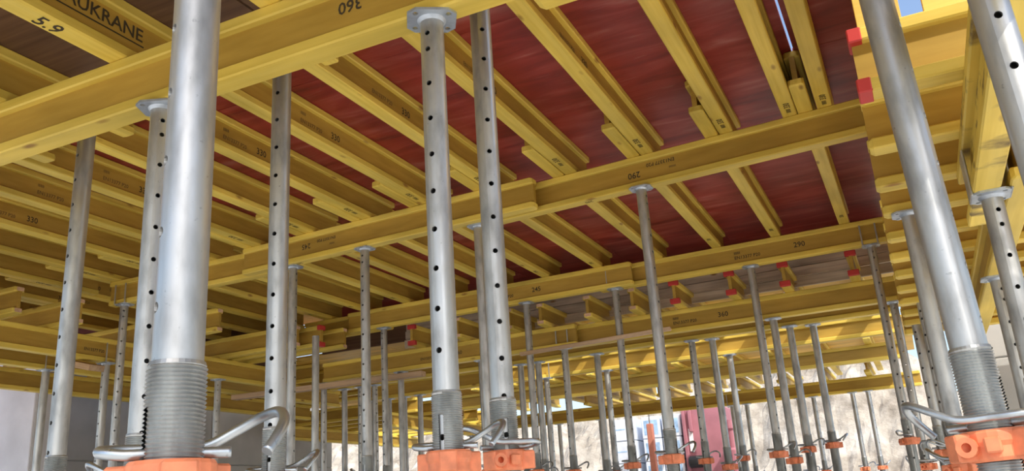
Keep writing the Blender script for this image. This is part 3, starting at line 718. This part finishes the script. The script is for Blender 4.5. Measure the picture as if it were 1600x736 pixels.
STRIP = [(-2.862, 7.40, 'fork', 'fork head prop under the left piece of the strip girder', 0.15), (-1.800, 7.94, 'plate', 'perforated prop beside a plain tube under the second strip girder', 0.25),
 (-1.620, 8.00, 'plate', 'plain tube prop right beside the perforated strip prop', 0.99), (-0.974, 7.44, 'plate', 'prop under the 360 strip girder, left of two in front of the rubble', 0.99),
 (-0.905, 7.90, 'plate', 'prop under the second strip girder in front of the rubble', 0.99), (-0.715, 7.98, 'plate', 'prop right of the pair in front of the rubble', 0.99),
 (-2.738, 7.94, 'plate', 'double looking prop left of centre in the strip', 0.98), (-3.738, 7.42, 'plate', 'prop close behind the right thick centre prop', 0.99), (-3.560, 7.94, 'plate', 'plain prop right of the thick centre pair', 0.99),
 (-3.365, 7.94, 'plate', 'plain prop second right of the thick centre pair', 0.99), (-3.734, 9.02, 'fork', 'slim fork head prop under the sunlit girder, left one', 0.9), (-3.018, 9.03, 'plate', 'slim prop under the sunlit girder, middle one', 0.9), (-1.677, 9.06, 'plate', 'slim prop under the sunlit girder, right one', 0.99),
 (-4.653, 7.42, 'plate', 'wide plain prop left of the thick centre pair', 0.99), (-5.315, 7.94, 'plate', 'perforated prop behind the dark headed prop', 0.75), (-5.500, 7.94, 'plate', 'perforated prop half behind the slim 245 prop', 0.3), (-5.715, 7.94, 'plate', 'plain dark prop left of the slim 245 prop', 0.99),
 (-4.774, 6.20, 'none', 'prop under the stacked joist ends, reaching up between them', 0.99), (-5.611, 7.43, 'plate', 'perforated prop in front of the wall corner', 0.55), (-5.90, 7.18, 'plate', 'plain pale prop in front of the concrete wall', 0.99), (-5.40, 9.03, 'plate', 'first of three slim props at the far orange bay', 0.99),
 (-5.84, 9.03, 'plate', 'second of three slim props at the far orange bay', 0.99), (-5.62, 9.03, 'plate', 'third of three slim props at the far orange bay', 0.99), (-4.481, 9.03, 'plate', 'slim prop seen between the thick centre pair', 0.99),
 (-6.10, 9.03, 'plate', 'thin prop against the bright gap beside the wall corner', 0.99)]
for i, (x, y, hd, lab, hole) in enumerate(STRIP):
    zt = 1.42 if hd != 'none' else 1.62
    P(x, y, zt, 0.45 + 0.05 * math.sin(i * 1.7), lab, hole=hole, pin=0.25 + 0.6 * math.sin(i * 2.3), head=hd, collar=0.12 + 0.03 * math.sin(i))
FAR = [(-5.242, 'first'), (-4.545, 'second'), (-3.484, 'third'), (-2.483, 'fourth'), (-2.27, 'fifth'), (-1.534, 'sixth'), (-1.33, 'seventh'), (-0.804, 'eighth'), (-0.60, 'ninth')]
for i, (x, o) in enumerate(FAR):
    P(x, 13.05, 1.30, 0.42, f'{o} thin prop from the left under the farthest girder', hole=0.9, pin=0.5 * math.sin(i * 2.9), head='fork' if i in (3,) else 'plate', collar=0.13)
for i, (x, y) in enumerate(((-8.4, 10.9), (-8.4, 12.9), (-6.6, 11.0), (-6.6, 12.6))):
    P(x, y, 1.22, 0.40, f'{ORD[i]} slender prop from the left under the far orange bay girders', hole=0.9, pin=0.4 * i, head='plate')
LEFTP = [(-6.72, 5.02, 'fork', 'prop with flat top at the left edge below the lower left girder', 0.99), (-6.14, 5.14, 'fork', 'perforated prop left of the thin fork head prop', 0.12), (-6.14, 6.45, 'plate', 'thin perforated prop just right of the widest left prop', 0.5)]
for x, y, hd, lab, hole in LEFTP: P(x, y, 1.42, 0.30, lab, hole=hole, pin=1.1, head=hd)
RIGHTP = [(0.110, 3.72, 1.06, 'plate', 'tall plain prop close behind the widest right prop', 0.985), (0.420, 4.30, 0.86, 'plate', 'perforated prop under the lapped right bay girder', 0.66), (0.330, 2.98, 0.86, 'cheeks', 'prop with the U-shaped head holding the stained girder', 0.67),
 (-0.03, 7.47, 1.42, 'plate', 'perforated prop at the right end of the strip girder', 0.5), (0.135, 5.74, 1.06, 'none', 'perforated slim prop under the right bay, left of the tall plain one', 0.2), (0.09, 6.54, 1.06, 'none', 'slimmest perforated prop under the right bay', 0.25), (0.23, 4.94, 1.06, 'none', 'plain prop between the slim ones under the right bay', 0.985)]
for i, (x, y, z, hd, lab, hole) in enumerate(RIGHTP): P(x, y, z, 0.22 + 0.03 * i, lab, hole=hole, pin=PI - 0.5 + 0.2 * i, head=hd, collar=0.15)

# ------------------------------------------------------------------ loose boards
def board(name, a, b, w, t, mat, label):
    a, b = Vector(a), Vector(b); d = b - a; L = d.length
    o = link(name, box_mesh(name, 0, L, -w / 2, w / 2, -t / 2, t / 2, 0.003), mat, None, a)
    o.rotation_euler = d.to_track_quat('X', 'Z').to_euler(); tag(o, label, 'board'); return o
board('loose_board', (-3.10, 6.93, ZC + 1.33), (-1.74, 6.97, ZC + 1.37), 0.05, 0.03, 'raw', 'bent brown lath across the props in the centre')
board('loose_board', (-6.62, 7.20, ZC + 1.36), (-4.35, 7.355, ZC + 1.36), 0.10, 0.05, 'raw', 'long pale plank nailed across the props left of centre')
board('loose_board', (-6.33, 4.95, ZC + 1.42), (-5.98, 4.92, ZC + 1.33), 0.14, 0.05, 'raw', 'short sawn plank end beside the thick far left prop')

# ------------------------------------------------------------------ outside: rubble, block pallets, machine
def heap():
    nx, ny = 320, 120; V = []; Fc = []
    from mathutils import noise
    for j in range(ny):
        for i in range(nx):
            x = -22 + 34 * i / (nx - 1); y = 17.0 + 16 * j / (ny - 1)
            ridge = 5.9 * math.exp(-((x + 1.5) / 3.6) ** 2) * 0.32 + 3.4
            ridge += 0.9 / (1 + math.exp((x + 4.2) * 2.0))
            if x > -0.2: ridge -= (x + 0.2) * 0.55
            s = min(1, (y - 17.0) / 5.0)
            z = -0.3 + (ridge + 0.3) * (s * s * (3 - 2 * s))
            n = noise.fractal(Vector((x * 0.8, y * 0.8, 3.3)), 1.0, 2.0, 6) * 0.45 + noise.fractal(Vector((x * 3, y * 3, 9.1)), 1.0, 2.0, 4) * 0.20
            V.append((x, y, z + n * min(1, s * 3 + 0.2)))
    for j in range(ny - 1):
        for i in range(nx - 1): Fc.append((j * nx + i, j * nx + i + 1, (j + 1) * nx + i + 1, (j + 1) * nx + i))
    return mk('rubble_heap', V, Fc)
o = link('rubble_heap', heap(), 'rock'); tag(o, 'pale heap of excavated rubble behind the props', 'rubble heap')
COLN = ['left', 'middle', 'right']
for c, (x, w) in enumerate(((-4.80, 0.215), (-4.305, 0.165), (-3.945, 0.165))):
    blk = box_mesh('wrapped_block', -w, w, -0.5, 0.5, 0, 0.375, 0.010)
    prn = box_mesh('print_patch', -w * 0.75, w * 0.75, -0.503, -0.501, 0.06, 0.31) if c else box_mesh('print_patch', -w * 0.7, w * 0.1, -0.503, -0.501, 0.19, 0.21)
    for k in range(9):
        o = link('wrapped_block', blk, 'block_wrap', None, (x + random.uniform(-0.006, 0.006), 15.5, 0.001 + k * 0.385)); tag(o, f'wrapped pale blue block pack, {ORD[8 - k]} from the top of the {COLN[c]} stack', 'block pack', 'stacked block packs')
        link('print_patch', prn, 'blue_print', o)
# glare-paled red skip / machine with white label plate, flue and black drum
r = empty('machine', (-3.15, 15.0, 0)); tag(r, 'glare-paled red machine with slanted side plate and white label beside the block packs', 'machine')
link('body', box_mesh('body', -0.58, 0.08, 0, 1.6, 0.25, 3.55, 0.03), 'pink_paint', r)
link('rib', box_mesh('rib', -0.47, -0.41, -0.08, 0, 3.12, 3.5, 0.01), 'pink_paint', r)
link('rib', box_mesh('rib', -0.58, -0.52, -0.08, 0, 1.5, 3.5, 0.01), 'pink_paint', r)
link('label_plate', box_mesh('label_plate', -0.50, -0.43, -0.02, 0.0, 2.80, 3.18, 0.002), 'white_print', r)
bm = bmesh.new(); lathe(bm, [(0.10, 0), (0.10, 0.35), (0.13, 0.36), (0.13, 0.62), (0.085, 0.66), (0.085, 0.95), (0.12, 0.98), (0.12, 1.12)], 18); link('flue', bm_mesh('flue', bm), 'pink_paint', r, (0.20, 0.2, 2.15))
link('bracket', box_mesh('bracket', 0.08, 0.14, 0.12, 0.28, 2.2, 2.35, 0.005), 'pink_paint', r)
bm = bmesh.new(); lathe(bm, [(0.08, -0.16), (0.10, -0.14), (0.10, 0.14), (0.08, 0.16)], 20); bm.transform(Matrix.Rotation(PI / 2, 4, 'Y')); link('drum', bm_mesh('drum', bm), 'black', r, (-0.36, -0.10, 2.62))
for q in (-0.5, 0.0): link('skid', box_mesh('skid', q - 0.06, q + 0.06, 0.0, 1.6, 0.0, 0.26, 0.01), 'pink_paint', r)
# red lifting post in front of the packs
r = empty('red_post', (-4.09, 14.2, 0)); tag(r, 'slim orange red post with a thin rod before the block packs', 'post')
link('shaft', box_mesh('shaft', -0.05, 0.05, -0.05, 0.05, 0, 3.26, 0.01), 'post_red', r); link('rod', cyl_mesh('rod', 0.012, 0.5, 10), None, r, (0, 0, 3.60)); link('foot', box_mesh('foot', -0.2, 0.2, -0.2, 0.2, 0, 0.02), 'post_red', r)
